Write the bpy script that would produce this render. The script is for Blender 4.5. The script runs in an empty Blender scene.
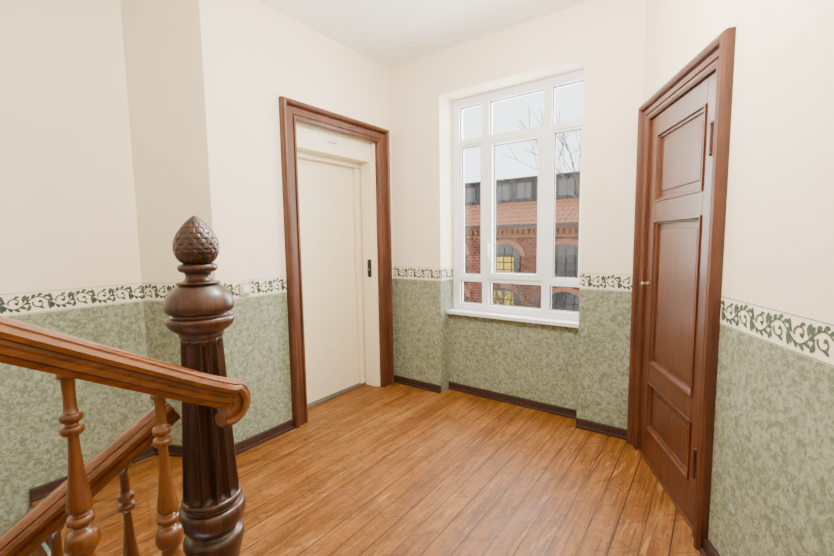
import bpy, bmesh, math, random
from mathutils import Vector, Matrix
random.seed(7)
scene = bpy.context.scene
COL = scene.collection

# ------------------------------------------------------------------ helpers
def new_mat(name):
    m = bpy.data.materials.new(name); m.use_nodes = True
    nt = m.node_tree; nt.nodes.clear()
    out = nt.nodes.new('ShaderNodeOutputMaterial')
    b = nt.nodes.new('ShaderNodeBsdfPrincipled')
    nt.links.new(b.outputs[0], out.inputs[0])
    return m, nt, b
def srgb(r, g, b):
    f = lambda c: (c/255/12.92) if c/255 <= 0.04045 else ((c/255+0.055)/1.055)**2.4
    return (f(r), f(g), f(b), 1)
def ramp(nt, fac, stops):
    r = nt.nodes.new('ShaderNodeValToRGB')
    els = r.color_ramp.elements
    while len(els) > 1: els.remove(els[-1])
    els[0].position = stops[0][0]; els[0].color = stops[0][1]
    for p, c in stops[1:]:
        e = els.new(p); e.color = c
    nt.links.new(fac, r.inputs[0])
    return r
def mixc(nt, fac, a, b, mode='MIX'):
    m = nt.nodes.new('ShaderNodeMix'); m.data_type = 'RGBA'; m.blend_type = mode
    for sock, v in ((m.inputs[0], fac), (m.inputs[6], a), (m.inputs[7], b)):
        if hasattr(v, 'is_linked') or hasattr(v, 'links'):
            nt.links.new(v, sock)
        else:
            sock.default_value = v
    return m.outputs[2]
def coords(nt, scale=(1,1,1), rot=(0,0,0)):
    tc = nt.nodes.new('ShaderNodeNewGeometry')
    r = nt.nodes.new('ShaderNodeMapping'); r.inputs['Rotation'].default_value = rot
    mp = nt.nodes.new('ShaderNodeMapping'); mp.inputs['Scale'].default_value = scale
    nt.links.new(tc.outputs['Position'], r.inputs[0])
    nt.links.new(r.outputs[0], mp.inputs[0])
    return mp.outputs[0]
def noise(nt, vec, scale, detail=4, rough=0.5, dist=0):
    n = nt.nodes.new('ShaderNodeTexNoise')
    n.inputs['Scale'].default_value = scale; n.inputs['Detail'].default_value = detail
    n.inputs['Roughness'].default_value = rough; n.inputs['Distortion'].default_value = dist
    nt.links.new(vec, n.inputs['Vector'])
    return n.outputs['Fac']
def bump(nt, b, h, strength=0.2, dist=0.01):
    n = nt.nodes.new('ShaderNodeBump'); n.inputs['Strength'].default_value = strength
    n.inputs['Distance'].default_value = dist
    nt.links.new(h, n.inputs['Height']); nt.links.new(n.outputs[0], b.inputs['Normal'])
def plain(name, c, rough=0.5, metal=0, var=0.04):
    m, nt, b = new_mat(name)
    v = noise(nt, coords(nt), 12, 3)
    c2 = tuple(max(0, x*(1-var*3)) for x in c[:3])+(1,)
    r = ramp(nt, v, [(0.35, c2), (0.65, c)])
    nt.links.new(r.outputs[0], b.inputs['Base Color'])
    b.inputs['Roughness'].default_value = rough; b.inputs['Metallic'].default_value = metal
    return m

GREEN_TOP = 0.955
def wall_material():
    m, nt, b = new_mat('painted_wall_two_tone')
    p = coords(nt)
    base = noise(nt, p, 3, 3)
    cream = ramp(nt, base, [(0.3, srgb(241, 226, 202)), (0.7, srgb(245, 232, 210))])
    n1 = noise(nt, p, 42, 7, 0.70, 0.9)
    n2 = noise(nt, p, 130, 2, 0.5, 0.5)
    n3 = noise(nt, p, 3, 2, 0.5, 0.0)
    add = nt.nodes.new('ShaderNodeMath'); add.operation = 'MULTIPLY_ADD'
    nt.links.new(n2, add.inputs[0]); add.inputs[1].default_value = 0.22
    nt.links.new(n1, add.inputs[2])
    add2 = nt.nodes.new('ShaderNodeMath'); add2.operation = 'MULTIPLY_ADD'
    nt.links.new(n3, add2.inputs[0]); add2.inputs[1].default_value = 0.10
    nt.links.new(add.outputs[0], add2.inputs[2])
    g = ramp(nt, add2.outputs[0], [(0.56, srgb(106, 116, 92)), (0.640, srgb(119, 128, 103)), (0.67, srgb(141, 147, 124)), (0.80, srgb(158, 161, 142))])
    sx = nt.nodes.new('ShaderNodeSeparateXYZ'); nt.links.new(p, sx.inputs[0])
    gt = nt.nodes.new('ShaderNodeMath'); gt.operation = 'GREATER_THAN'; gt.inputs[1].default_value = GREEN_TOP
    nt.links.new(sx.outputs[2], gt.inputs[0])
    c = mixc(nt, gt.outputs[0], g.outputs[0], cream.outputs[0])
    nt.links.new(c, b.inputs['Base Color'])
    b.inputs['Roughness'].default_value = 0.75
    bump(nt, b, n2, 0.08, 0.003)
    return m
def wood(name, dark, light, axis='Z', rough=0.35, coat=0.3, scale=1.0, contrast=0.18):
    m, nt, b = new_mat(name)
    s = {'X': (2, 34, 34), 'Y': (34, 2, 34), 'Z': (34, 34, 2)}[axis]
    p = coords(nt, tuple(x*scale for x in s))
    n1 = noise(nt, p, 1.3, 8, 0.68, 0.6)
    n2 = noise(nt, coords(nt), 7, 5, 0.6)
    r = ramp(nt, n1, [(0.5-contrast, dark), (0.5, tuple((a+b_)/2 for a, b_ in zip(dark, light))), (0.5+contrast, light)])
    rn = ramp(nt, n2, [(0.35, (0, 0, 0, 1)), (0.65, (0.4, 0.4, 0.4, 1))])
    c = mixc(nt, rn.outputs[0], r.outputs[0], dark)
    nt.links.new(c, b.inputs['Base Color'])
    b.inputs['Roughness'].default_value = rough
    b.inputs['Coat Weight'].default_value = coat; b.inputs['Coat Roughness'].default_value = 0.2
    bump(nt, b, n1, 0.10, 0.002)
    return m
def floor_material():
    m, nt, b = new_mat('worn_floor_boards')
    g = nt.nodes.new('ShaderNodeNewGeometry')
    sx = nt.nodes.new('ShaderNodeSeparateXYZ'); nt.links.new(g.outputs['Position'], sx.inputs[0])
    def M(op, a, bb=None):
        n = nt.nodes.new('ShaderNodeMath'); n.operation = op
        for i, v in enumerate((a, bb)):
            if v is None: continue
            if isinstance(v, (int, float)): n.inputs[i].default_value = v
            else: nt.links.new(v, n.inputs[i])
        return n.outputs[0]
    wob = noise(nt, coords(nt, (1.5, 2, 1)), 1.0, 3)
    u = M('DIVIDE', M('ADD', sx.outputs[0], M('MULTIPLY', wob, 0.006)), 0.104)
    idn = M('FLOOR', u); fr = M('FRACT', u)
    d = M('ABSOLUTE', M('SUBTRACT', fr, 0.5))
    seam = M('GREATER_THAN', d, 0.470)
    wn = nt.nodes.new('ShaderNodeTexWhiteNoise'); wn.noise_dimensions = '1D'
    nt.links.new(idn, wn.inputs['W'])
    off = M('MULTIPLY', wn.outputs['Value'], 3.7)
    cmb = nt.nodes.new('ShaderNodeCombineXYZ')
    nt.links.new(sx.outputs[0], cmb.inputs[0]); nt.links.new(sx.outputs[1], cmb.inputs[1]); nt.links.new(off, cmb.inputs[2])
    mp = nt.nodes.new('ShaderNodeMapping'); mp.inputs['Scale'].default_value = (44, 1.8, 1)
    nt.links.new(cmb.outputs[0], mp.inputs[0])
    grain = noise(nt, mp.outputs[0], 1.5, 10, 0.74, 0.4)
    r = ramp(nt, grain, [(0.32, srgb(80, 44, 11)), (0.44, srgb(114, 68, 21)), (0.56, srgb(134, 83, 28)), (0.72, srgb(154, 101, 42))])
    tone = ramp(nt, wn.outputs['Value'], [(0, (0.84, 0.83, 0.82, 1)), (1, (1.07, 1.06, 1.04, 1))])
    c = mixc(nt, 1.0, r.outputs[0], tone.outputs[0], 'MULTIPLY')
    patch = noise(nt, coords(nt, (3.0, 1.3, 1)), 1.5, 10, 0.72, 0.2)
    pr = ramp(nt, patch, [(0.46, (0, 0, 0, 1)), (0.62, (0.50, 0.50, 0.50, 1))])
    c = mixc(nt, pr.outputs[0], c, srgb(152, 108, 60))
    def scuff(c, sc_, rot_, lo_, hi_, am, col, dist=0.6, rough=0.66):
        s = noise(nt, coords(nt, sc_, (0, 0, rot_)), 1.0, 8, rough, dist)
        sr = ramp(nt, s, [(lo_, (0, 0, 0, 1)), (hi_, (am, am, am, 1))])
        return mixc(nt, sr.outputs[0], c, col)
    dk = srgb(66, 38, 14)
    c = scuff(c, (50, 2.6, 1), 0.0, 0.53, 0.62, 0.55, dk)
    c = scuff(c, (46, 5, 1), 0.8, 0.57, 0.62, 0.50, dk, 0.8)
    c = scuff(c, (5, 48, 1), 0.35, 0.58, 0.63, 0.45, dk, 0.8)
    c = scuff(c, (4.5, 2.0, 1), 0.1, 0.54, 0.66, 0.38, dk, 0.5, 0.72)
    c = scuff(c, (75, 50, 1), 0.0, 0.58, 0.63, 0.60, srgb(56, 33, 15))
    c = scuff(c, (46, 4, 1), 0.1, 0.58, 0.64, 0.40, srgb(180, 138, 84))
    sv = noise(nt, coords(nt, (9, 1.2, 1)), 1.0, 3)
    sr_ = ramp(nt, sv, [(0.33, (0.45, 0.45, 0.45, 1)), (0.58, (0.95, 0.95, 0.95, 1))])
    sm2 = M('MULTIPLY', seam, sr_.outputs[0])
    c = mixc(nt, sm2, c, srgb(46, 25, 10))
    nt.links.new(c, b.inputs['Base Color'])
    rr = ramp(nt, patch, [(0.3, (0.36, 0.36, 0.36, 1)), (0.7, (0.66, 0.66, 0.66, 1))])
    nt.links.new(rr.outputs[0], b.inputs['Roughness'])
    b.inputs['Specular IOR Level'].default_value = 0.35
    h = M('SUBTRACT', grain, M('MULTIPLY', seam, 2.0))
    bump(nt, b, h, 0.35, 0.003)
    return m
def brick_material():
    m, nt, b = new_mat('red_brick')
    g = nt.nodes.new('ShaderNodeNewGeometry')
    mp = nt.nodes.new('ShaderNodeMapping'); mp.inputs['Rotation'].default_value = (math.radians(90), 0, 0)
    nt.links.new(g.outputs['Position'], mp.inputs[0])
    br = nt.nodes.new('ShaderNodeTexBrick'); br.inputs['Scale'].default_value = 2.4
    br.inputs['Color1'].default_value = srgb(138, 68, 44); br.inputs['Color2'].default_value = srgb(90, 44, 33)
    br.inputs['Mortar'].default_value = srgb(132, 98, 80); br.inputs['Mortar Size'].default_value = 0.03
    nt.links.new(mp.outputs[0], br.inputs['Vector'])
    n = noise(nt, coords(nt), 2.2, 7, 0.7)
    rn = ramp(nt, n, [(0.38, (0, 0, 0, 1)), (0.62, (1, 1, 1, 1))])
    c = mixc(nt, rn.outputs[0], br.outputs[0], (0.5, 0.44, 0.42, 1), 'MULTIPLY')
    nt.links.new(c, b.inputs['Base Color']); b.inputs['Roughness'].default_value = 0.9
    return m
def tile_material():
    m, nt, b = new_mat('clay_roof_tile')
    w = nt.nodes.new('ShaderNodeTexWave'); w.bands_direction = 'X'; w.inputs['Scale'].default_value = 1.6
    w.inputs['Distortion'].default_value = 0.4
    nt.links.new(coords(nt), w.inputs[0])
    w2 = nt.nodes.new('ShaderNodeTexWave'); w2.bands_direction = 'Z'; w2.inputs['Scale'].default_value = 1.8
    nt.links.new(coords(nt), w2.inputs[0])
    c = mixc(nt, 0.5, w.outputs[0], w2.outputs[0])
    n = noise(nt, coords(nt), 3, 6, 0.7)
    c = mixc(nt, 0.4, c, n)
    r = ramp(nt, c, [(0.15, srgb(76, 38, 26)), (0.8, srgb(164, 98, 64))])
    nt.links.new(r.outputs[0], b.inputs['Base Color']); b.inputs['Roughness'].default_value = 0.85
    return m
def glass_material(name='window_glass', tint=(0.95, 0.97, 0.97, 1), gl=0.04):
    m = bpy.data.materials.new(name); m.use_nodes = True
    nt = m.node_tree; nt.nodes.clear()
    out = nt.nodes.new('ShaderNodeOutputMaterial')
    t = nt.nodes.new('ShaderNodeBsdfTransparent'); t.inputs[0].default_value = tint
    g = nt.nodes.new('ShaderNodeBsdfGlossy'); g.inputs['Roughness'].default_value = 0.02
    mx = nt.nodes.new('ShaderNodeMixShader'); mx.inputs[0].default_value = gl
    nt.links.new(t.outputs[0], mx.inputs[1]); nt.links.new(g.outputs[0], mx.inputs[2]); nt.links.new(mx.outputs[0], out.inputs[0])
    return m

M_WALL = wall_material()
M_FLOOR = floor_material()
M_CEIL = plain('ceiling_paint', srgb(250, 248, 245), 0.8, var=0.005)
M_FRAME = wood('brown_frame_wood', srgb(62, 30, 14), srgb(108, 58, 29), 'Z', 0.48, 0.12, contrast=0.2)
M_DOOR = wood('red_brown_door_wood', srgb(62, 30, 14), srgb(108, 57, 29), 'Z', 0.42, 0.2, contrast=0.2)
M_BASE = wood('dark_baseboard_wood', srgb(44, 26, 20), srgb(70, 43, 33), 'X', 0.5, 0.1)
M_NEWEL = wood('dark_turned_wood', srgb(28, 14, 7), srgb(86, 46, 25), 'Z', 0.38, 0.25, contrast=0.15)
M_RAIL = wood('orange_brown_rail_wood', srgb(78, 38, 10), srgb(138, 80, 26), 'Y', 0.26, 0.45, contrast=0.22)
M_BAL = wood('baluster_wood', srgb(76, 39, 12), srgb(136, 81, 32), 'Z', 0.30, 0.4, contrast=0.2)
M_CREAM = plain('cream_painted_steel', srgb(240, 227, 196), 0.45, var=0.01)
M_CREAM2 = plain('cream_lift_leaf', srgb(237, 222, 186), 0.42, var=0.012)
M_METAL = plain('brushed_threshold', srgb(150, 145, 138), 0.35, 0.9)
M_BLACK = plain('black_plastic', srgb(22, 22, 24), 0.35)
M_PVC = plain('white_window_pvc', srgb(232, 234, 238), 0.3, var=0.005)
M_GASK = plain('grey_gasket', srgb(84, 86, 88), 0.6)
M_WHITE = plain('white_plastic', srgb(240, 238, 232), 0.35, var=0.005)
M_SWITCH = plain('ivory_plastic', srgb(200, 194, 176), 0.35, var=0.01)
M_BRASS = plain('aged_brass', srgb(180, 160, 118), 0.4, 0.7)
M_IRON = plain('hinge_iron', srgb(60, 36, 26), 0.45, 0.4)
M_STENCIL = plain('stencil_green', srgb(74, 98, 80), 0.8, var=0.10)
M_STLINE = plain('stencil_line_green', srgb(136, 146, 120), 0.8, var=0.05)
M_GLASS = glass_material()
M_BRICK = brick_material()
M_TILE = tile_material()
M_SLATE = plain('dark_slate', srgb(56, 58, 62), 0.7, var=0.15)
M_SASHB = plain('brown_sash', srgb(78, 54, 40), 0.7, var=0.1)
M_YELLOW = plain('yellow_blind', srgb(216, 176, 40), 0.6, var=0.08)
M_DARKGL = plain('dark_pane', srgb(60, 64, 64), 0.15, var=0.2)
M_ARCH = plain('pale_brick_arch', srgb(158, 100, 72), 0.85, var=0.15)
M_BARK = plain('bare_bark', srgb(90, 82, 76), 0.9, var=0.1)
M_GROUND = plain('courtyard_ground', srgb(110, 104, 92), 0.95, var=0.1)
M_LAV = plain('lavender_label', srgb(200, 190, 214), 0.5)
M_INK = plain('violet_ink', srgb(120, 92, 158), 0.5)
M_TREAD = wood('stair_tread_wood', srgb(100, 62, 32), srgb(150, 100, 56), 'X', 0.5, 0.1)

def finish(ob, mats, smooth=False, parent=None, kind=None, label=None, cat=None):
    for m in (mats if isinstance(mats, (list, tuple)) else [mats]):
        ob.data.materials.append(m)
    if smooth:
        for p in ob.data.polygons: p.use_smooth = True
    COL.objects.link(ob)
    if parent is not None:
        ob.parent = parent
        ob.matrix_parent_inverse = Matrix.Translation(parent.location).inverted()
    if kind: ob['kind'] = kind
    if label: ob['label'] = label
    if cat: ob['category'] = cat
    return ob
def from_bm(name, bm, mats, **kw):
    bmesh.ops.recalc_face_normals(bm, faces=bm.faces)
    me = bpy.data.meshes.new(name); bm.to_mesh(me); bm.free()
    return finish(bpy.data.objects.new(name, me), mats, **kw)
def hexa(bm, c, mi=0):
    vs = [bm.verts.new(p) for p in c]
    for f in ((0,1,2,3),(4,5,6,7),(0,1,5,4),(1,2,6,5),(2,3,7,6),(3,0,4,7)):
        fc = bm.faces.new([vs[i] for i in f]); fc.material_index = mi
    return vs
def abox(bm, a, b, mi=0):
    x0,y0,z0 = a; x1,y1,z1 = b
    return hexa(bm, [(x0,y0,z0),(x1,y0,z0),(x1,y1,z0),(x0,y1,z0),(x0,y0,z1),(x1,y0,z1),(x1,y1,z1),(x0,y1,z1)], mi)
def bevel(ob, w=0.003, seg=2):
    m = ob.modifiers.new('bevel', 'BEVEL'); m.width = w; m.segments = seg; m.limit_method = 'ANGLE'; m.angle_limit = math.radians(40)
    return ob
def box(name, a, b, mat, bv=0, **kw):
    bm = bmesh.new(); abox(bm, a, b)
    o = from_bm(name, bm, mat, **kw)
    if bv: bevel(o, bv)
    return o
class Plane:
    """wall plane: s along, d out of the wall into the room, z up"""
    def __init__(self, p0, p1, n):
        self.o = Vector((p0[0], p0[1], 0)); e = Vector((p1[0]-p0[0], p1[1]-p0[1], 0))
        self.L = e.length; self.u = e.normalized(); self.n = Vector((n[0], n[1], 0)).normalized()
    def P(self, s, d, z): return self.o + self.u*s + self.n*d + Vector((0, 0, z))
    def box(self, bm, s0, s1, d0, d1, z0, z1, mi=0):
        return hexa(bm, [self.P(s0,d0,z0), self.P(s1,d0,z0), self.P(s1,d1,z0), self.P(s0,d1,z0),
                  self.P(s0,d0,z1), self.P(s1,d0,z1), self.P(s1,d1,z1), self.P(s0,d1,z1)], mi)
    def obj(self, name, s0, s1, d0, d1, z0, z1, mat, bv=0, **kw):
        bm = bmesh.new(); self.box(bm, s0, s1, d0, d1, z0, z1)
        o = from_bm(name, bm, mat, **kw)
        if bv: bevel(o, bv)
        return o
def empty(name, loc, label=None, cat=None, kind=None):
    e = bpy.data.objects.new(name, None); e.location = loc; e.empty_display_size = 0.1
    COL.objects.link(e)
    if label: e['label'] = label
    if cat: e['category'] = cat
    if kind: e['kind'] = kind
    bpy.context.view_layer.update()
    return e
def lathe(name, prof, x, y, mat, seg=40, rmod=None, **kw):
    bm = bmesh.new(); rings = []
    for z, r in prof:
        ring = []
        for i in range(seg):
            a = 2*math.pi*i/seg
            rr = r*(rmod(a, z, r) if rmod else 1)
            ring.append(bm.verts.new((x+rr*math.cos(a), y+rr*math.sin(a), z)))
        rings.append(ring)
    for k in range(len(rings)-1):
        for i in range(seg):
            j = (i+1) % seg
            bm.faces.new((rings[k][i], rings[k][j], rings[k+1][j], rings[k+1][i]))
    bm.faces.new(rings[0]); bm.faces.new(rings[-1])
    return from_bm(name, bm, mat, smooth=True, **kw)
def smooth_prof(p, n=3):
    out = []
    for i in range(len(p)-1):
        p0 = p[max(i-1, 0)]; p1 = p[i]; p2 = p[i+1]; p3 = p[min(i+2, len(p)-1)]
        for k in range(n):
            t = k/n
            out.append(tuple(0.5*((2*p1[j])+(-p0[j]+p2[j])*t+(2*p0[j]-5*p1[j]+4*p2[j]-p3[j])*t*t+(-p0[j]+3*p1[j]-3*p2[j]+p3[j])*t**3) for j in range(len(p1))))
    out.append(p[-1])
    return [(a[0], max(a[1], 0.001)) for a in out]

# ------------------------------------------------------------------ room layout (metres)
LX = -2.36           # left wall
BY = 2.85            # back wall
CZ = 2.78            # ceiling
STEP_Y, RX = 1.226, -2.78   # return and recessed wall
STEP_Y2 = 0.995
CORN = (-0.40, BY)
REND = (0.42, 1.13)  # end of angled wall
NX0, NX1, NTOP = -1.85, -0.74, 2.45   # window niche
T = 0.30

PL = Plane((LX, STEP_Y), (LX, BY), (1, 0))
PB = Plane((LX, BY), CORN, (0, -1))
dr = Vector((REND[0]-CORN[0], REND[1]-CORN[1])).normalized()
PR = Plane(CORN, REND, (-1, 0))
PR.n = Vector((dr.y, -dr.x, 0)).normalized()
if PR.n.x > 0: PR.n = -PR.n
PS = Plane((RX, STEP_Y2), (LX, STEP_Y), (0.25, -1))
dd = PS.u; PS.n = Vector((dd.y, -dd.x, 0)); 
if PS.n.y > 0: PS.n = -PS.n
PA = Plane((RX, -1.5), (RX, STEP_Y2), (1, 0))

E0, E1, EZ = 1.830-STEP_Y, 2.67-STEP_Y, 2.125
bm = bmesh.new()
PL.box(bm, 0, E0, -T, 0, -0.1, CZ); PL.box(bm, E1, PL.L, -T, 0, -0.1, CZ); PL.box(bm, E0, E1, -T, 0, EZ, CZ)
from_bm('wall_left', bm, M_WALL, kind='structure')
bm = bmesh.new()
n0, n1 = NX0-LX, NX1-LX
SILLZ = 0.70
PB.box(bm, -T, n0, -0.36, 0, -0.1, CZ); PB.box(bm, n1, PB.L+0.35, -0.36, 0, -0.1, CZ)
PB.box(bm, n0, n1, -0.36, 0, NTOP, CZ); PB.box(bm, n0, n1, -0.36, -0.13, -0.1, SILLZ-0.03)
from_bm('wall_back', bm, M_WALL, kind='structure')
D0, D1, DZ = 0.135, 0.875, 1.965
bm = bmesh.new()
PR.box(bm, 0, D0, -T, 0, -0.1, CZ); PR.box(bm, D1, PR.L, -T, 0, -0.1, CZ); PR.box(bm, D0, D1, -T, 0, DZ, CZ)
PR.box(bm, D0, D1, -T, -0.12, -0.1, DZ)
from_bm('wall_right', bm, M_WALL, kind='structure')
box('wall_right_rear', (REND[0], -1.5, -0.1), (REND[0]+0.25, REND[1]+0.05, CZ), M_WALL, kind='structure')
box('wall_rear_light_block', (RX-0.25, -1.75, -1.6), (REND[0]+0.25, -1.5, CZ), M_WALL, kind='structure')  # unseen wall, added to stop sky light entering from behind
bm = bmesh.new()
hexa(bm, [PS.P(0,0,-0.1), PS.P(PS.L,0,-0.1), Vector((LX,STEP_Y+0.3,-0.1)), Vector((RX,STEP_Y+0.3,-0.1)),
          PS.P(0,0,CZ), PS.P(PS.L,0,CZ), Vector((LX,STEP_Y+0.3,CZ)), Vector((RX,STEP_Y+0.3,CZ))])
for v in bm.verts:
    if v.co.y > STEP_Y+0.2: v.co.x -= 0.001
from_bm('wall_left_return', bm, M_WALL, kind='structure')
bm = bmesh.new(); PA.box(bm, 0, PA.L, -0.25, 0, -1.6, CZ); PA.box(bm, PA.L, PA.L+0.25, -0.25, -0.001, -0.1, CZ)
from_bm('wall_left_rear', bm, M_WALL, kind='structure')

# floor + ceiling
EDGE = 0.42
bm = bmesh.new()
def prism(bm, pts, z0, z1, mi=0):
    lo = [bm.verts.new((x, y, z0)) for x, y in pts]; hi = [bm.verts.new((x, y, z1)) for x, y in pts]
    bm.faces.new(lo).material_index = mi; bm.faces.new(hi).material_index = mi
    for i in range(len(pts)):
        j = (i+1) % len(pts); bm.faces.new((lo[i], lo[j], hi[j], hi[i])).material_index = mi
outline = [(RX, EDGE), (REND[0], EDGE), REND, CORN, (NX1, BY), (NX1, BY+0.13), (NX0, BY+0.13), (NX0, BY), (LX, BY),
           (LX, 2.67), (LX-0.24, 2.67), (LX-0.24, 1.83), (LX, 1.83), (LX, STEP_Y), (RX, STEP_Y2)]
prism(bm, outline, -0.12, 0)
from_bm('floor', bm, M_FLOOR, kind='structure')
bm = bmesh.new()
prism(bm, [(RX-0.25, -1.75), (REND[0]+0.25, -1.75), (REND[0]+0.25, REND[1]+0.1), (CORN[0]+0.35, BY+0.36), (RX-0.25, BY+0.36)], CZ, CZ+0.15)
from_bm('ceiling', bm, M_CEIL, kind='structure')

# baseboards
BH, BD = 0.062, 0.018
def base(name, pl, segs):
    bm = bmesh.new()
    for s0, s1, d in segs:
        pl.box(bm, s0, s1, d, d+BD, 0, BH)
        pl.box(bm, s0, s1, d, d+BD+0.012, 0, 0.018)
    bevel(from_bm(name, bm, M_BASE, kind='structure'), 0.003)
base('baseboard_left', PL, [(0, 1.710-STEP_Y, 0)])
base('baseboard_back', PB, [(0.0, n0, 0), (n0, n1, -0.13), (n1, PB.L, 0)])
base('baseboard_right', PR, [(0.975, PR.L, 0)])
base('baseboard_left_return', PS, [(0, PS.L, 0)])
base('baseboard_left_rear', PA, [(EDGE+1.5, PA.L, 0)])

# stencil border ------------------------------------------------
Z0, Z1 = 0.964, 1.062
def stencil(name, pl, ranges, d=0.0015, phase=0.0):
    bm = bmesh.new()
    rng = [0, 1]
    def poly(pts, mi=0):
        pts = [(min(max(s, rng[0]), rng[1]), z) for s, z in pts]
        if max(p[0] for p in pts)-min(p[0] for p in pts) < 1e-5: return
        bm.faces.new([bm.verts.new(pl.P(s, d, z)) for s, z in pts]).material_index = mi
    def leaf(s, z, ang, L, W):
        pts = []
        for t, w in ((0, 0.0), (0.2, 0.55), (0.5, 1.0), (0.75, 0.9), (0.93, 0.45), (1, 0), (0.93, -0.45), (0.75, -0.85), (0.5, -0.9), (0.2, -0.5)):
            a = t*L; b = w*W/2 + 0.10*L*math.sin(t*math.pi)
            zz = z+a*math.sin(ang)+b*math.cos(ang)
            pts.append((s+a*math.cos(ang)-b*math.sin(ang), min(max(zz, Z0+0.002), Z1-0.002)))
        poly(pts)
    def stroke(pts, w0, w1):
        for i in range(len(pts)-1):
            (a, b), (c, e) = pts[i], pts[i+1]
            L = math.hypot(c-a, e-b) or 1; nx, nz = -(e-b)/L, (c-a)/L
            t0, t1 = i/(len(pts)-1), (i+1)/(len(pts)-1)
            wa = (w0+(w1-w0)*t0)/2; wb = (w0+(w1-w0)*t1)/2
            poly([(a-nx*wa, b-nz*wa), (c-nx*wb, e-nz*wb), (c+nx*wb, e+nz*wb), (a+nx*wa, b+nz*wa)])
    zc = (Z0+Z1)/2; P = 0.18; H = P/2
    for r0, r1 in ranges:
        rng[0], rng[1] = r0, r1
        k0 = int(math.floor((r0+phase)/H))-1; k1 = int(math.ceil((r1+phase)/H))+1
        for k in range(k0, k1):
            sg = 1 if k % 2 == 0 else -1
            c = k*H - phase
            if c+H < r0 or c > r1: continue
            A = 0.028
            stroke([(c+H*t, zc+sg*A*math.sin(math.pi*t)) for t in [i/10 for i in range(11)]], 0.0058, 0.0058)
            cx, cz = c+H*0.54, zc-sg*0.006
            curl = [(cx+(0.026*(1-0.60*t))*math.cos(sg*(2.7+t*4.4)), cz+(0.024*(1-0.58*t))*math.sin(sg*(2.7+t*4.4))) for t in [i/16 for i in range(17)]]
            stroke(curl, 0.0072, 0.0052)
            for t, a, L in ((0.04, 1.30, 0.032), (0.24, 0.95, 0.026), (0.48, 0.60, 0.026), (0.70, 0.25, 0.028), (0.92, -0.1, 0.024)):
                leaf(c+H*t, zc+sg*A*math.sin(math.pi*t), sg*a, L, 0.0150)
            leaf(c+H*0.90, zc+sg*0.002, -sg*1.35, 0.044, 0.0175)
            leaf(c+H*0.14, zc-sg*0.008, -sg*1.9, 0.036, 0.0165)
            leaf(c+H*0.50, zc-sg*0.004, sg*0.6, 0.019, 0.014)
            leaf(c+H*0.50, zc-sg*0.026, -sg*0.35, 0.024, 0.012)
        for za, zb in ((Z0-0.006, Z0-0.0028), (Z1+0.002, Z1+0.0043)):
            poly([(r0, za), (r1, za), (r1, zb), (r0, zb)], 1)
    me = bpy.data.meshes.new(name); bm.to_mesh(me); bm.free()
    finish(bpy.data.objects.new(name, me), [M_STENCIL, M_STLINE], kind='structure')
stencil('trim_1', PL, [(0.0, 1.710-STEP_Y)])
stencil('trim_2', PB, [(0, n0), (n1, PB.L)], phase=0.03)
stencil('trim_3', PR, [(0.975, PR.L)])
stencil('trim_4', PS, [(0, PS.L)])
stencil('trim_5', PA, [(1.2, PA.L)])
PN = Plane((NX0, BY), (NX0, BY+0.2), (1, 0))
stencil('trim_6', PN, [(0, 0.2)])

# ------------------------------------------------------------------ frame moulding sweep
def molding(name, pl, s0, s1, zt, prof, mat, **kw):
    bm = bmesh.new(); rings = []
    n = len(prof)
    for k in range(4):
        ring = []
        for w, d in prof:
            if k == 0: p = pl.P(s0-w, d, 0)
            elif k == 1: p = pl.P(s0-w, d, zt+w)
            elif k == 2: p = pl.P(s1+w, d, zt+w)
            else: p = pl.P(s1+w, d, 0)
            ring.append(bm.verts.new(p))
        rings.append(ring)
    for k in range(3):
        for i in range(n):
            j = (i+1) % n
            bm.faces.new((rings[k][i], rings[k][j], rings[k+1][j], rings[k+1][i]))
    bm.faces.new(rings[0]); bm.faces.new(rings[3])
    return from_bm(name, bm, mat, **kw)

# ------------------------------------------------------------------ elevator door
door1 = empty('door_1', PL.P((E0+E1)/2, 0, 0), kind='structure', label='cream steel lift door in a brown moulded timber surround', cat='elevator door')
prof = [(-0.006, -0.03), (-0.006, 0.010), (0, 0.018), (0.018, 0.024), (0.022, 0.014), (0.028, 0.014), (0.032, 0.020), (0.072, 0.020), (0.076, 0.014), (0.082, 0.026), (0.088, 0.042), (0.098, 0.050), (0.110, 0.046), (0.118, 0.034), (0.120, 0.001), (0.002, 0.001), (0.002, -0.03)]
molding('door_frame', PL, E0, E1, EZ, prof, M_FRAME, parent=door1, label='brown varnished timber door surround')
bm = bmesh.new()
LEAFD = -0.215; LZ = 1.935
PL.box(bm, E1-0.014, E1-0.001, LEAFD-0.03, -0.02, 0.001, EZ-0.002)
PL.box(bm, E0+0.001, E0+0.014, LEAFD-0.03, -0.02, 0.001, EZ-0.002)
PL.box(bm, E1-0.034, E1-0.014, -0.17, -0.045, 0.001, LZ+0.03)
PL.box(bm, E0+0.014, E1-0.014, LEAFD+0.03, -0.065, LZ+0.03, EZ-0.002)
PL.box(bm, E0+0.014, E1-0.014, LEAFD-0.03, LEAFD+0.05, LZ-0.01, LZ+0.03)
bevel(from_bm('lift_surround', bm, M_CREAM, parent=door1), 0.003)
PL.obj('door_leaf', E0+0.016, E1-0.080, LEAFD-0.03, LEAFD, 0.014, LZ, M_CREAM2, 0.004, parent=door1, label='cream sliding lift door leaf')
PL.obj('door_post', E1-0.076, E1-0.014, LEAFD-0.02, LEAFD+0.03, 0.014, LZ, M_CREAM, 0.003, parent=door1)
bm = bmesh.new()
PL.box(bm, E0+0.014, E1-0.014, LEAFD-0.02, LEAFD+0.045, 0.001, 0.010)
for k in range(3): PL.box(bm, E0+0.02, E1-0.02, LEAFD+0.006+k*0.013, LEAFD+0.011+k*0.013, 0.01, 0.013)
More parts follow.
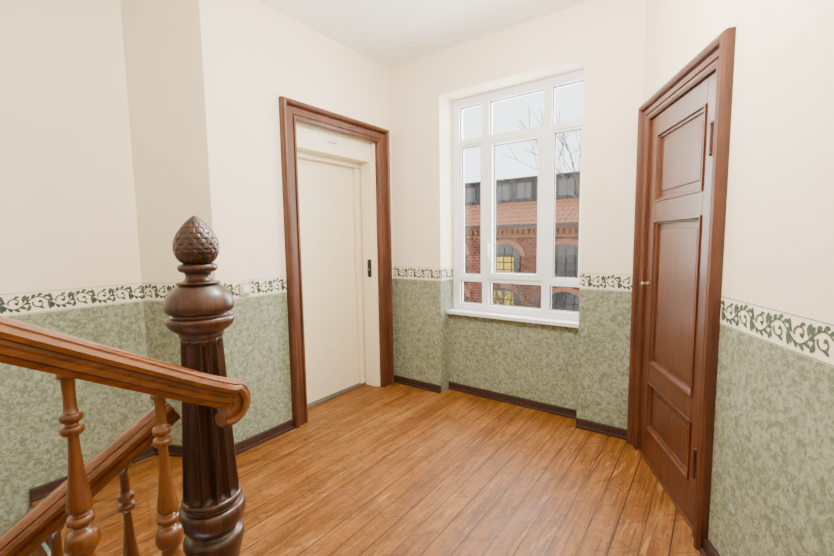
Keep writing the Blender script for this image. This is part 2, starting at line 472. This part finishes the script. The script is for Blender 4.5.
from_bm('threshold', bm, M_METAL, parent=door1, label='grey metal threshold strip')
bm = bmesh.new(); PL.box(bm, E0+0.35, E0+0.45, -0.065, -0.063, 2.040, 2.064)
for k in range(6): PL.box(bm, E0+0.36+k*0.013, E0+0.367+k*0.013, -0.063, -0.0622, 2.047, 2.057, 1)
from_bm('label_plate', bm, [M_LAV, M_INK], parent=door1, label='small pale violet label plate')
yb = STEP_Y+E1-0.034
cb = empty('call_button_panel', (LX-0.10, yb, 1.05), label='narrow black call button panel on the lift surround', cat='elevator button')
bm = bmesh.new()
segs = 10; pts = []
for i in range(segs+1): a = math.pi*i/segs; pts.append((0.018*math.cos(a), 0.062+0.018*math.sin(a)))
for i in range(segs+1): a = math.pi+math.pi*i/segs; pts.append((0.018*math.cos(a), -0.062+0.018*math.sin(a)))
lo = [bm.verts.new((LX-0.085+x, yb, 1.06+z)) for x, z in pts]; hi = [bm.verts.new((LX-0.085+x*0.92, yb-0.012, 1.06+z*0.98)) for x, z in pts]
bm.faces.new(lo); bm.faces.new(hi)
for i in range(len(pts)): j = (i+1) % len(pts); bm.faces.new((lo[i], lo[j], hi[j], hi[i]))
from_bm('panel_body', bm, M_BLACK, parent=cb)
bm = bmesh.new()
bmesh.ops.create_cone(bm, cap_ends=True, segments=20, radius1=0.009, radius2=0.009, depth=0.004, matrix=Matrix.Translation((LX-0.085, yb-0.014, 1.05)) @ Matrix.Rotation(math.pi/2, 4, 'X'))
from_bm('button', bm, M_METAL, parent=cb, label='round metal push button')

# light switch
s_ = 1.40-STEP_Y
sw = empty('light_switch', PL.P(s_, 0, 1.01), label='small ivory light switch set in the stencilled border', cat='light switch')
PL.obj('switch_plate', s_-0.036, s_+0.036, 0.002, 0.018, 0.975, 1.047, M_SWITCH, 0.004, parent=sw)
PL.obj('switch_rocker', s_-0.020, s_+0.020, 0.018, 0.028, 0.990, 1.032, M_WHITE, 0.003, parent=sw)

# ------------------------------------------------------------------ right door
door2 = empty('door_2', PR.P((D0+D1)/2, 0, 0), kind='structure', label='reddish brown panelled wooden door in a moulded frame', cat='door')
prof2 = [(-0.003, -0.11), (-0.003, 0.010), (0.006, 0.018), (0.018, 0.018), (0.021, 0.010), (0.027, 0.010), (0.030, 0.018), (0.056, 0.018), (0.060, 0.012), (0.065, 0.032), (0.074, 0.042), (0.088, 0.040), (0.096, 0.028), (0.098, 0.001), (0.002, 0.001), (0.002, -0.11)]
molding('door_frame', PR, D0, D1, DZ, prof2, M_FRAME, parent=door2, label='brown varnished timber door surround')
LD0, LD1 = -0.045, -0.005
l0, l1, lz0, lz1 = D0+0.005, D1-0.005, 0.014, DZ-0.006
st = 0.098
rows = [(0.19, 0.47), (0.575, 1.39), (1.49, 1.855)]
PR.obj('door_threshold', D0-0.002, D1+0.002, -0.12, 0.004, 0.0, 0.012, M_FRAME, 0.002, parent=door2)
bm = bmesh.new()
PR.box(bm, l0, l0+st, LD0, LD1, lz0, lz1); PR.box(bm, l1-st, l1, LD0, LD1, lz0, lz1)
edges = [lz0]+[v for r in rows for v in r]+[lz1]
for i in range(0, len(edges), 2): PR.box(bm, l0+st, l1-st, LD0, LD1, edges[i], edges[i+1])
leaf = bevel(from_bm('door_leaf', bm, M_DOOR, parent=door2, label='reddish brown door leaf rails and stiles'), 0.002)
for z0, z1 in rows:
    a, b_ = l0+st, l1-st
    bm = bmesh.new()
    def ringp(m, d): return [PR.P(a+m, d, z0+m), PR.P(b_-m, d, z0+m), PR.P(b_-m, d, z1-m), PR.P(a+m, d, z1-m)]
    levels = [(0.0, LD1), (0.001, LD1+0.006), (0.009, LD1+0.007), (0.013, LD1-0.004), (0.022, LD1-0.008), (0.024, LD1-0.018), (0.052, LD1-0.018), (0.054, LD1-0.013), (0.060, LD1-0.011)]
    prev = None
    for m_, d_ in levels:
        r = [bm.verts.new(p) for p in ringp(m_, d_)]
        if prev:
            for i in range(4): bm.faces.new((prev[i], prev[(i+1) % 4], r[(i+1) % 4], r[i]))
        prev = r
    bm.faces.new(prev)
    from_bm('door_panel', bm, M_DOOR, parent=door2)
for z in (0.30, 1.66):
    bm = bmesh.new()
    c = PR.P(D1-0.002, 0.016, z)
    for k in range(2):
        bmesh.ops.create_cone(bm, cap_ends=True, segments=16, radius1=0.009, radius2=0.009, depth=0.05, matrix=Matrix.Translation(c+Vector((0, 0, k*0.053))))
    for zz in (-0.033, 0.086): bmesh.ops.create_uvsphere(bm, u_segments=12, v_segments=8, radius=0.010, matrix=Matrix.Translation(c+Vector((0, 0, zz))))
    PR.box(bm, D1-0.028, D1-0.002, -0.004, 0.001, z-0.02, z+0.075)
    from_bm('hinge', bm, M_IRON, parent=door2)
bm = bmesh.new()
kx = l0+0.040; c = PR.P(kx, LD1, 1.03)
rot = PR.n.to_track_quat('Z', 'Y').to_matrix().to_4x4()
for d, r1, r2, h in ((0.003, 0.013, 0.013, 0.006), (0.016, 0.006, 0.005, 0.024), (0.028, 0.007, 0.013, 0.006), (0.034, 0.013, 0.010, 0.006)):
    bmesh.ops.create_cone(bm, cap_ends=True, segments=24, radius1=r1, radius2=r2, depth=h, matrix=Matrix.Translation(c+PR.n*d) @ rot)
from_bm('door_knob', bm, M_BRASS, parent=door2, label='small brass door knob')

# ------------------------------------------------------------------ window
WY = BY+0.20
win = empty('window_1', (-1.295, WY, SILLZ), kind='structure', label='white three-part casement window with top and bottom lights', cat='window')
FD0, FD1 = WY-0.0, WY+0.07
def wbox(bm, x0, x1, z0, z1, y0=FD0, y1=FD1, mi=0): abox(bm, (x0, y0, z0), (x1, y1, z1), mi)
xs = [(NX0, -1.785), (-1.572, -1.510), (-1.072, -1.012), (-0.79, NX1)]
zsr = [(SILLZ, 0.755), (0.943, 0.987), (2.078, 2.120), (2.385, NTOP)]
bm = bmesh.new()
for a, b_ in xs: wbox(bm, a, b_, SILLZ, NTOP)
for a, b_ in zsr: wbox(bm, NX0+0.001, NX1-0.001, a, b_, FD0+0.001, FD1-0.001)
bevel(from_bm('window_frame', bm, M_PVC, parent=win), 0.004)
cols = [(-1.785, -1.572), (-1.510, -1.072), (-1.012, -0.79)]
for i, (x0, x1) in enumerate(cols):
    w = 0.018 if i != 1 else 0.036
    bm = bmesh.new()
    za, zb = 0.987, 2.078
    ya = FD0-0.014 if i == 1 else FD0+0.010
    e = 0.010 if i == 1 else 0.0
    wbox(bm, x0-e, x0+w-e*0.3, za-e, zb+e, ya, FD1-0.01); wbox(bm, x1-w+e*0.3, x1+e, za-e, zb+e, ya, FD1-0.01)
    wbox(bm, x0+w-0.005, x1-w+0.005, za-e, za+w, ya+0.001, FD1-0.011); wbox(bm, x0+w-0.005, x1-w+0.005, zb-w, zb+e, ya+0.001, FD1-0.011)
    bevel(from_bm('window_sash', bm, M_PVC, parent=win), 0.004)
bm = bmesh.new()
zr = [(0.755, 0.943), (0.987, 2.078), (2.120, 2.385)]
for x0, x1 in cols:
    for z0, z1 in zr: wbox(bm, x0-0.004, x1+0.004, z0-0.004, z1+0.004, FD0+0.035, FD0+0.041)
from_bm('window_glass', bm, M_GLASS, parent=win)
bm = bmesh.new()
for ci, (x0, x1) in enumerate(cols):
    for ri, (z0, z1) in enumerate(zr):
        m_ = 0.036 if (ci == 1 and ri == 1) else (0.018 if ri == 1 else 0)
        a, b_, c_, d_ = x0+m_, x1-m_, z0+m_, z1-m_; g = 0.006
        for q in ((a, a+g, c_, d_), (b_-g, b_, c_, d_), (a, b_, c_, c_+g), (a, b_, d_-g, d_)):
            wbox(bm, *q, FD0+0.022, FD0+0.034)
from_bm('window_gasket', bm, M_GASK, parent=win)
bm = bmesh.new()
hx = -1.497
abox(bm, (hx-0.012, FD0-0.024, 1.21), (hx+0.012, FD0-0.013, 1.28)); abox(bm, (hx-0.007, FD0-0.05, 1.24), (hx+0.007, FD0-0.02, 1.26))
abox(bm, (hx-0.009, FD0-0.058, 1.15), (hx+0.009, FD0-0.046, 1.265))
bevel(from_bm('window_handle', bm, M_WHITE, parent=win), 0.004)
box('windowsill', (NX0+0.001, BY+0.085, SILLZ-0.03), (NX1-0.001, FD0+0.02, SILLZ), M_PVC, 0.004, parent=win)

# ------------------------------------------------------------------ newel post
NPX, NPY = -1.023, 0.489
newel = empty('newel_post', (NPX, NPY, 0), label='dark turned wooden newel post with fluted shaft and acorn finial', cat='newel post')
fin = smooth_prof([(1.248, 0.022), (1.252, 0.032), (1.260, 0.041), (1.272, 0.047), (1.285, 0.050), (1.298, 0.0495), (1.312, 0.046), (1.326, 0.039), (1.339, 0.030), (1.350, 0.021), (1.359, 0.012), (1.366, 0.003)], 7)
def scales(a, z, r):
    v = (z-1.248)/0.0125; row = math.floor(v); f = v-row
    k = 14
    u = (a*k/(2*math.pi) + (0.5 if row % 2 else 0)) % 1.0
    d = abs(u-0.5)*2
    w = math.sqrt(max(0, 1-f*f*0.98))
    return (1.022-0.015*d-0.010*f) if d < w else 0.962
lathe('finial', fin, NPX, NPY, M_NEWEL, 182, scales, parent=newel, label='carved acorn finial with overlapping scales')
col = smooth_prof([(1.068, 0.047), (1.076, 0.051), (1.082, 0.051), (1.086, 0.057), (1.096, 0.070), (1.108, 0.076), (1.117, 0.076), (1.1215, 0.072), (1.123, 0.063), (1.131, 0.063), (1.133, 0.072), (1.142, 0.077), (1.158, 0.077), (1.172, 0.072), (1.184, 0.063), (1.196, 0.050), (1.200, 0.043), (1.2015, 0.048), (1.206, 0.048), (1.2085, 0.035), (1.218, 0.028), (1.228, 0.030), (1.232, 0.040), (1.240, 0.044), (1.248, 0.041), (1.251, 0.028)], 3)
lathe('capital', col, NPX, NPY, M_NEWEL, 64, parent=newel)
S0, S1 = 0.652, 1.070
sh = [(S0+i*(S1-S0)/40, 0.067-(0.020)*((i/40)**0.9)) for i in range(41)]
def flute(a, z, r):
    t = (z-S0)/(S1-S0); e = min(1, min(t, 1-t)/0.04)
    c = abs(math.cos(6*a))
    return 1-0.26*e*(c**0.75)
lathe('shaft', sh, NPX, NPY, M_NEWEL, 240, flute, parent=newel, label='fluted shaft')
bp = smooth_prof([(0.0, 0.070), (0.36, 0.070), (0.40, 0.058), (0.43, 0.054), (0.47, 0.056), (0.50, 0.062), (0.53, 0.070), (0.545, 0.072), (0.558, 0.067), (0.566, 0.056), (0.578, 0.056), (0.582, 0.065), (0.596, 0.075), (0.608, 0.078), (0.622, 0.078), (0.634, 0.073), (0.638, 0.063), (0.645, 0.063), (0.648, 0.070), (0.658, 0.069), (0.662, 0.064)], 3)
lathe('base_turning', bp, NPX, NPY, M_NEWEL, 64, parent=newel)
box('plinth', (NPX-0.082, NPY-0.082, 0), (NPX+0.082, NPY+0.082, 0.37), M_NEWEL, 0.008, parent=newel)

# ------------------------------------------------------------------ railings
sec0 = [(-0.020, -0.036), (-0.023, -0.024), (-0.0305, -0.020), (-0.0315, -0.009), (-0.023, -0.005), (-0.023, 0.002), (-0.034, 0.006), (-0.036, 0.016), (-0.031, 0.025), (-0.026, 0.027), (-0.026, 0.031), (-0.018, 0.037), (0, 0.040)]
sec = sec0 + [(-w, h) for w, h in reversed(sec0[:-1])]
def rail(name, x, path, parent, sc=0.86, nose=False):
    bm = bmesh.new(); rings = []
    for i, (y, z) in enumerate(path):
        a = path[max(i-1, 0)]; b_ = path[min(i+1, len(path)-1)]
        t = Vector((0, b_[0]-a[0], b_[1]-a[1])).normalized()
        up = Vector((0, -t.z, t.y))
        if up.z < 0: up = -up
        rings.append([bm.verts.new(Vector((x, y, z)) + Vector((w*sc, 0, 0)) + up*h*sc) for w, h in sec])
    if nose:
        y0, z0 = path[-1]; a = path[-2]
        t = Vector((0, y0-a[0], z0-a[1])).normalized(); up0 = Vector((0, -t.z, t.y))
        piv = Vector((x, y0, z0)) - up0*0.030*sc
        for k in range(1, 15):
            ang = math.radians(12*k); f = 1-0.25*(k/14)**1.5
            upk = up0*math.cos(ang) + t*math.sin(ang)
            rings.append([bm.verts.new(piv + Vector((w*sc*(1-0.12*(k/14)**2), 0, 0)) + upk*((h+0.037)*sc*f)) for w, h in sec])
    n = len(sec)
    for k in range(len(rings)-1):
        for i in range(n):
            j = (i+1) % n; bm.faces.new((rings[k][i], rings[k][j], rings[k+1][j], rings[k+1][i]))
    bm.faces.new(rings[0]); bm.faces.new(rings[-1])
    o = from_bm(name, bm, M_RAIL, parent=parent, smooth=True)
    o.data.set_sharp_from_angle(angle=math.radians(38))
    return o
RUX = -0.905
def zu(y): return 1.142-0.575*(y-0.141)
up = empty('stair_railing', (RUX, 0.3, 0.165), label='orange-brown wooden handrail with drooping scrolled end and turned balusters', cat='stair railing')
path = [(y, zu(y)) for y in (-1.0, -0.6, -0.2, 0.05, 0.2, 0.32, 0.40)] + [(0.43, zu(0.43)+0.001), (0.46, zu(0.46)+0.003), (0.482, zu(0.482)+0.005)]
rail('handrail', RUX, path, up, nose=True)

def baluster(x, y, ztop, zfoot, parent):
    L = ztop-zfoot
    p = [(0, 0.015), (-0.010, 0.016), (-0.013, 0.0105), (-0.05, 0.0095), (-0.072, 0.0108), (-0.074, 0.0155), (-0.082, 0.0175), (-0.088, 0.0155), (-0.090, 0.0105), (-0.096, 0.0105), (-0.098, 0.0165), (-0.106, 0.0178), (-0.112, 0.0155), (-0.114, 0.0088), (-0.13, 0.0086),
         (-0.17, 0.0110), (-0.21, 0.0148), (-0.240, 0.0186), (-0.252, 0.0192), (-0.255, 0.0118), (-0.263, 0.0118), (-0.265, 0.0192), (-0.276, 0.0206), (-0.279, 0.0122), (-0.288, 0.0122), (-0.293, 0.0212), (-0.305, 0.0255), (-0.320, 0.0255), (-0.332, 0.020), (-0.337, 0.014), (-0.355, 0.018), (-0.42, 0.025), (-0.46, 0.024),
         (-0.55, 0.016), (-L+0.16, 0.014), (-L+0.14, 0.020), (-L+0.12, 0.020), (-L+0.10, 0.026), (-L+0.03, 0.026), (-L, 0.026)]
    p = [q for i, q in enumerate(p) if i == 0 or q[0] < p[i-1][0]]
    pr = smooth_prof([(ztop+a, r) for a, r in reversed(p)], 2)
    return lathe('baluster', pr, x, y, M_BAL, 32, parent=parent)
def string(name, x, f, y0, y1, parent, drop=0.30):
    bm = bmesh.new()
    hexa(bm, [(x-0.028, y0, f(y0)-drop), (x+0.028, y0, f(y0)-drop), (x+0.028, y1, f(y1)-drop), (x-0.028, y1, f(y1)-drop),
              (x-0.028, y0, f(y0)), (x+0.028, y0, f(y0)), (x+0.028, y1, f(y1)), (x-0.028, y1, f(y1))])
    bevel(from_bm(name, bm, M_NEWEL, parent=parent, label='dark wooden string board'), 0.004)
string('string_board', RUX, lambda y: zu(y)-0.72, -1.0, 0.40, up, 0.26)
for y in (0.34, 0.199, 0.058, -0.083):
    baluster(RUX, y, zu(y)-0.028, zu(y)-0.72, up)
RDX = -1.085
def zd(y): return 0.733+0.585*(y-0.165)
dn = empty('stair_railing', (RDX, 0.3, -0.165), label='brown wooden handrail with turned balusters on the descending flight', cat='stair railing')
rail('handrail', RDX, [(y, zd(y)) for y in (0.432, 0.40, 0.3, 0.2, 0.1, -0.1, -0.5, -1.0)], dn, sc=0.80)
string('string_board', RDX, lambda y: zd(y)-0.76, -1.0, 0.40, dn, 0.28)
for y in (0.323, 0.195, 0.067, -0.061):
    baluster(RDX, y, zd(y)-0.028, zd(y)-0.76, dn)

def flight(name, x0, x1, sgn, n, label):
    bm = bmesh.new()
    for k in range(1, n+1):
        y1 = EDGE-0.29*(k-1); y0 = y1-0.29
        z = sgn*0.165*k
        abox(bm, (x0, y0, z-0.165-0.05), (x1, y1-0.002, z-0.03), 0)
        abox(bm, (x0, y0, z-0.03), (x1, y1+0.02 if sgn > 0 else y1-0.002, z), 1)
    return from_bm(name, bm, [M_NEWEL, M_TREAD], label=label, cat='stairs')
flight('stair_flight', RUX+0.032, REND[0]-0.002, 1, 5, 'worn wooden stair flight rising from the landing')
flight('stair_flight', RX+0.003, RDX-0.032, -1, 5, 'worn wooden stair flight descending from the landing')

# ------------------------------------------------------------------ outside
box('ground', (-30, 4, -4.2), (15, 40, -4.0), M_GROUND, kind='structure')
bld = empty('brick_building', (-5, 14, -4), label='red brick building with arched windows and tiled roof across the courtyard', cat='building')
FY = 14.0
box('facade', (-16, FY, -4), (4, FY+5, 1.75), M_BRICK, parent=bld)
bm = bmesh.new()
for i in range(100):
    x = -15.9+i*0.2
    abox(bm, (x, FY-0.08, 1.46), (x+0.1, FY+0.01, 1.62))
abox(bm, (-16, FY-0.12, 1.62), (4, FY+0.01, 1.75)); abox(bm, (-16, FY-0.05, 1.36), (4, FY+0.01, 1.42))
abox(bm, (-16, FY-0.06, -0.32), (4, FY+0.01, -0.22))
from_bm('cornice', bm, M_ARCH, parent=bld)
bm = bmesh.new()
hexa(bm, [(-16.2, FY-0.40, 1.75), (4.2, FY-0.40, 1.75), (4.2, FY+5, 1.75), (-16.2, FY+5, 1.75), (-16.2, FY+1.9, 2.75), (4.2, FY+1.9, 2.75), (4.2, FY+3, 2.75), (-16.2, FY+3, 2.75)])
from_bm('roof', bm, M_TILE, parent=bld)
box('gutter', (-16.2, FY-0.50, 1.70), (4.2, FY-0.38, 1.80), M_SLATE, parent=bld)
bm = bmesh.new()
abox(bm, (-16, FY+2.0, 2.7), (4, FY+3, 3.66)); abox(bm, (-16.1, FY+1.8, 3.66), (4.1, FY+3.1, 3.72))
for i in range(60): abox(bm, (-15.9+i*0.33, FY+1.93, 2.72), (-15.87+i*0.33, FY+2.0, 3.66))
from_bm('roof_clerestory', bm, M_SLATE, parent=bld)
bm = bmesh.new()
for i in range(24): abox(bm, (-15.8+i*0.83, FY+1.94, 2.9), (-15.8+i*0.83+0.6, FY+1.99, 3.5))
from_bm('clerestory_glazing', bm, M_GASK, parent=bld)
def arch_window(cx, zb, zt, w, yellow=0):
    bm = bmesh.new(); hw = w/2; n = 12
    pts = [(-hw, zb), (hw, zb)] + [(hw*math.cos(math.pi*i/n), zt-0.35*w+0.35*w*math.sin(math.pi*i/n)) for i in range(n+1)]
    f = [bm.verts.new((cx+x, FY-0.02, z)) for x, z in pts]; bm.faces.new(f).material_index = 0
    inn = [(hw*math.cos(math.pi*i/n), zt-0.35*w+0.35*w*math.sin(math.pi*i/n)) for i in range(n+1)]
    out = [(1.28*hw*math.cos(math.pi*i/n), zt-0.35*w+(0.35*w+0.16)*math.sin(math.pi*i/n)) for i in range(n+1)]
    for i in range(n):
        a, b_, c_, d_ = inn[i], inn[i+1], out[i+1], out[i]
        hexa(bm, [(cx+a[0], FY+0.01, a[1]), (cx+b_[0], FY+0.01, b_[1]), (cx+c_[0], FY+0.01, c_[1]), (cx+d_[0], FY+0.01, d_[1]),
                  (cx+a[0], FY-0.07, a[1]), (cx+b_[0], FY-0.07, b_[1]), (cx+c_[0], FY-0.07, c_[1]), (cx+d_[0], FY-0.07, d_[1])], 1)
    abox(bm, (cx-hw-0.06, FY-0.10, zb-0.10), (cx+hw+0.06, FY+0.0, zb), 1)
    if yellow:
        abox(bm, (cx-hw*0.80, FY-0.055, zb+0.03), (cx+hw*0.60, FY-0.021, zb+(zt-zb)*yellow), 3)
    for i in range(5):
        k = -hw + (w-0.05)*i/4
        abox(bm, (cx+k, FY-0.06, zb), (cx+k+0.045, FY-0.02, zt-(0.28 if i in (0, 4) else 0.1)*w), 2)
    for i in range(4):
        z = zb+(zt-zb-0.35*w)*i/3
        abox(bm, (cx-hw, FY-0.06, z), (cx+hw, FY-0.02, z+0.04), 2)
    from_bm('arched_window', bm, [M_DARKGL, M_ARCH, M_SASHB, M_YELLOW], parent=bld)
for i in range(8):
    cx = -15.1+i*2.2
    arch_window(cx, -0.10, 1.12, 1.25, 0.60 if i == 4 else 0)
    arch_window(cx, -2.0, -0.50, 1.25, 0.92 if i in (4, 2) else 0)

def tree(x, y, h, seed, label, r0=0.06, lev0=6, spread=.7):
    rnd = random.Random(seed); bm = bmesh.new()
    def seg(a, b_, ra, rb):
        d = (b_-a).normalized(); q = d.to_track_quat('Z', 'Y')
        r0 = [bm.verts.new(a+q @ Vector((ra*math.cos(t), ra*math.sin(t), 0))) for t in (0, 1.26, 2.51, 3.77, 5.03)]
        r1 = [bm.verts.new(b_+q @ Vector((rb*math.cos(t), rb*math.sin(t), 0))) for t in (0, 1.26, 2.51, 3.77, 5.03)]
        for i in range(5): bm.faces.new((r0[i], r0[(i+1) % 5], r1[(i+1) % 5], r1[i]))
    def grow(p, d, L, r, lev):
        q = p+d*L; seg(p, q, r, r*0.7)
        if lev == 0: return
        for k in range(3 if lev > 2 else 2):
            nd = (d+Vector((rnd.uniform(-spread, spread), rnd.uniform(-spread, spread), rnd.uniform(-.15, .5)))).normalized()
            grow(q, nd, L*rnd.uniform(.62, .82), max(r*0.62, 0.008), lev-1)
    grow(Vector((x, y, -4.0)), Vector((0, 0, 1)), h*0.32, r0, lev0)
    me = bpy.data.meshes.new('bare_tree'); bm.to_mesh(me); bm.free()
    finish(bpy.data.objects.new('bare_tree', me), M_BARK, label=label, cat='tree')
tree(-1.25, 10.0, 7.8, 3, 'tall leafless tree in the courtyard by the brick building')
tree(-5.4, 11.5, 4.0, 5, 'low leafless tree in front of the brick building')

# ------------------------------------------------------------------ light
w = bpy.data.worlds.new('world'); scene.world = w; w.use_nodes = True
bg = w.node_tree.nodes['Background']; bg.inputs[0].default_value = (0.94, 0.965, 1.0, 1); bg.inputs[1].default_value = 4.2
def area(name, loc, target, sx, sy, power, color):
    l = bpy.data.lights.new(name, 'AREA'); l.shape = 'RECTANGLE'; l.size = sx; l.size_y = sy; l.energy = power; l.color = color
    o = bpy.data.objects.new(name, l); o.location = loc
    o.rotation_euler = (Vector(target)-Vector(loc)).to_track_quat('-Z', 'Y').to_euler()
    COL.objects.link(o); return o
area('daylight', (-1.3, BY+0.55, 1.75), (-1.3, 0, 0.9), 1.2, 1.8, 185, (1.0, 0.985, 0.96))
l = bpy.data.lights.new('fill_light', 'POINT'); l.energy = 150; l.shadow_soft_size = 0.15; l.color = (1.0, 0.935, 0.82)  # added warm fill above the view, brightens walls and ceiling; no real fitting
o = bpy.data.objects.new('fill_light', l); o.location = (-0.75, 1.42, 2.36); COL.objects.link(o)

# ------------------------------------------------------------------ camera
th, ph, yaw = math.radians(5.3), math.radians(0.8), math.radians(36.3)
Fh = Vector((-math.sin(yaw), math.cos(yaw), 0)); Rh = Vector((math.cos(yaw), math.sin(yaw), 0))
F = Fh*math.cos(th)-Vector((0, 0, 1))*math.sin(th)
U0 = Fh*math.sin(th)+Vector((0, 0, 1))*math.cos(th)
R = Rh*math.cos(ph)-U0*math.sin(ph); U = U0*math.cos(ph)+Rh*math.sin(ph)
cam = bpy.data.cameras.new('camera'); co = bpy.data.objects.new('camera', cam); COL.objects.link(co)
mw = Matrix((R, U, -F)).transposed().to_4x4(); mw.translation = Vector((0, 0, 1.3))
co.matrix_world = mw
cam.sensor_width = 36; cam.lens = 410*36/834; cam.clip_start = 0.02; cam.clip_end = 200
scene.camera = co
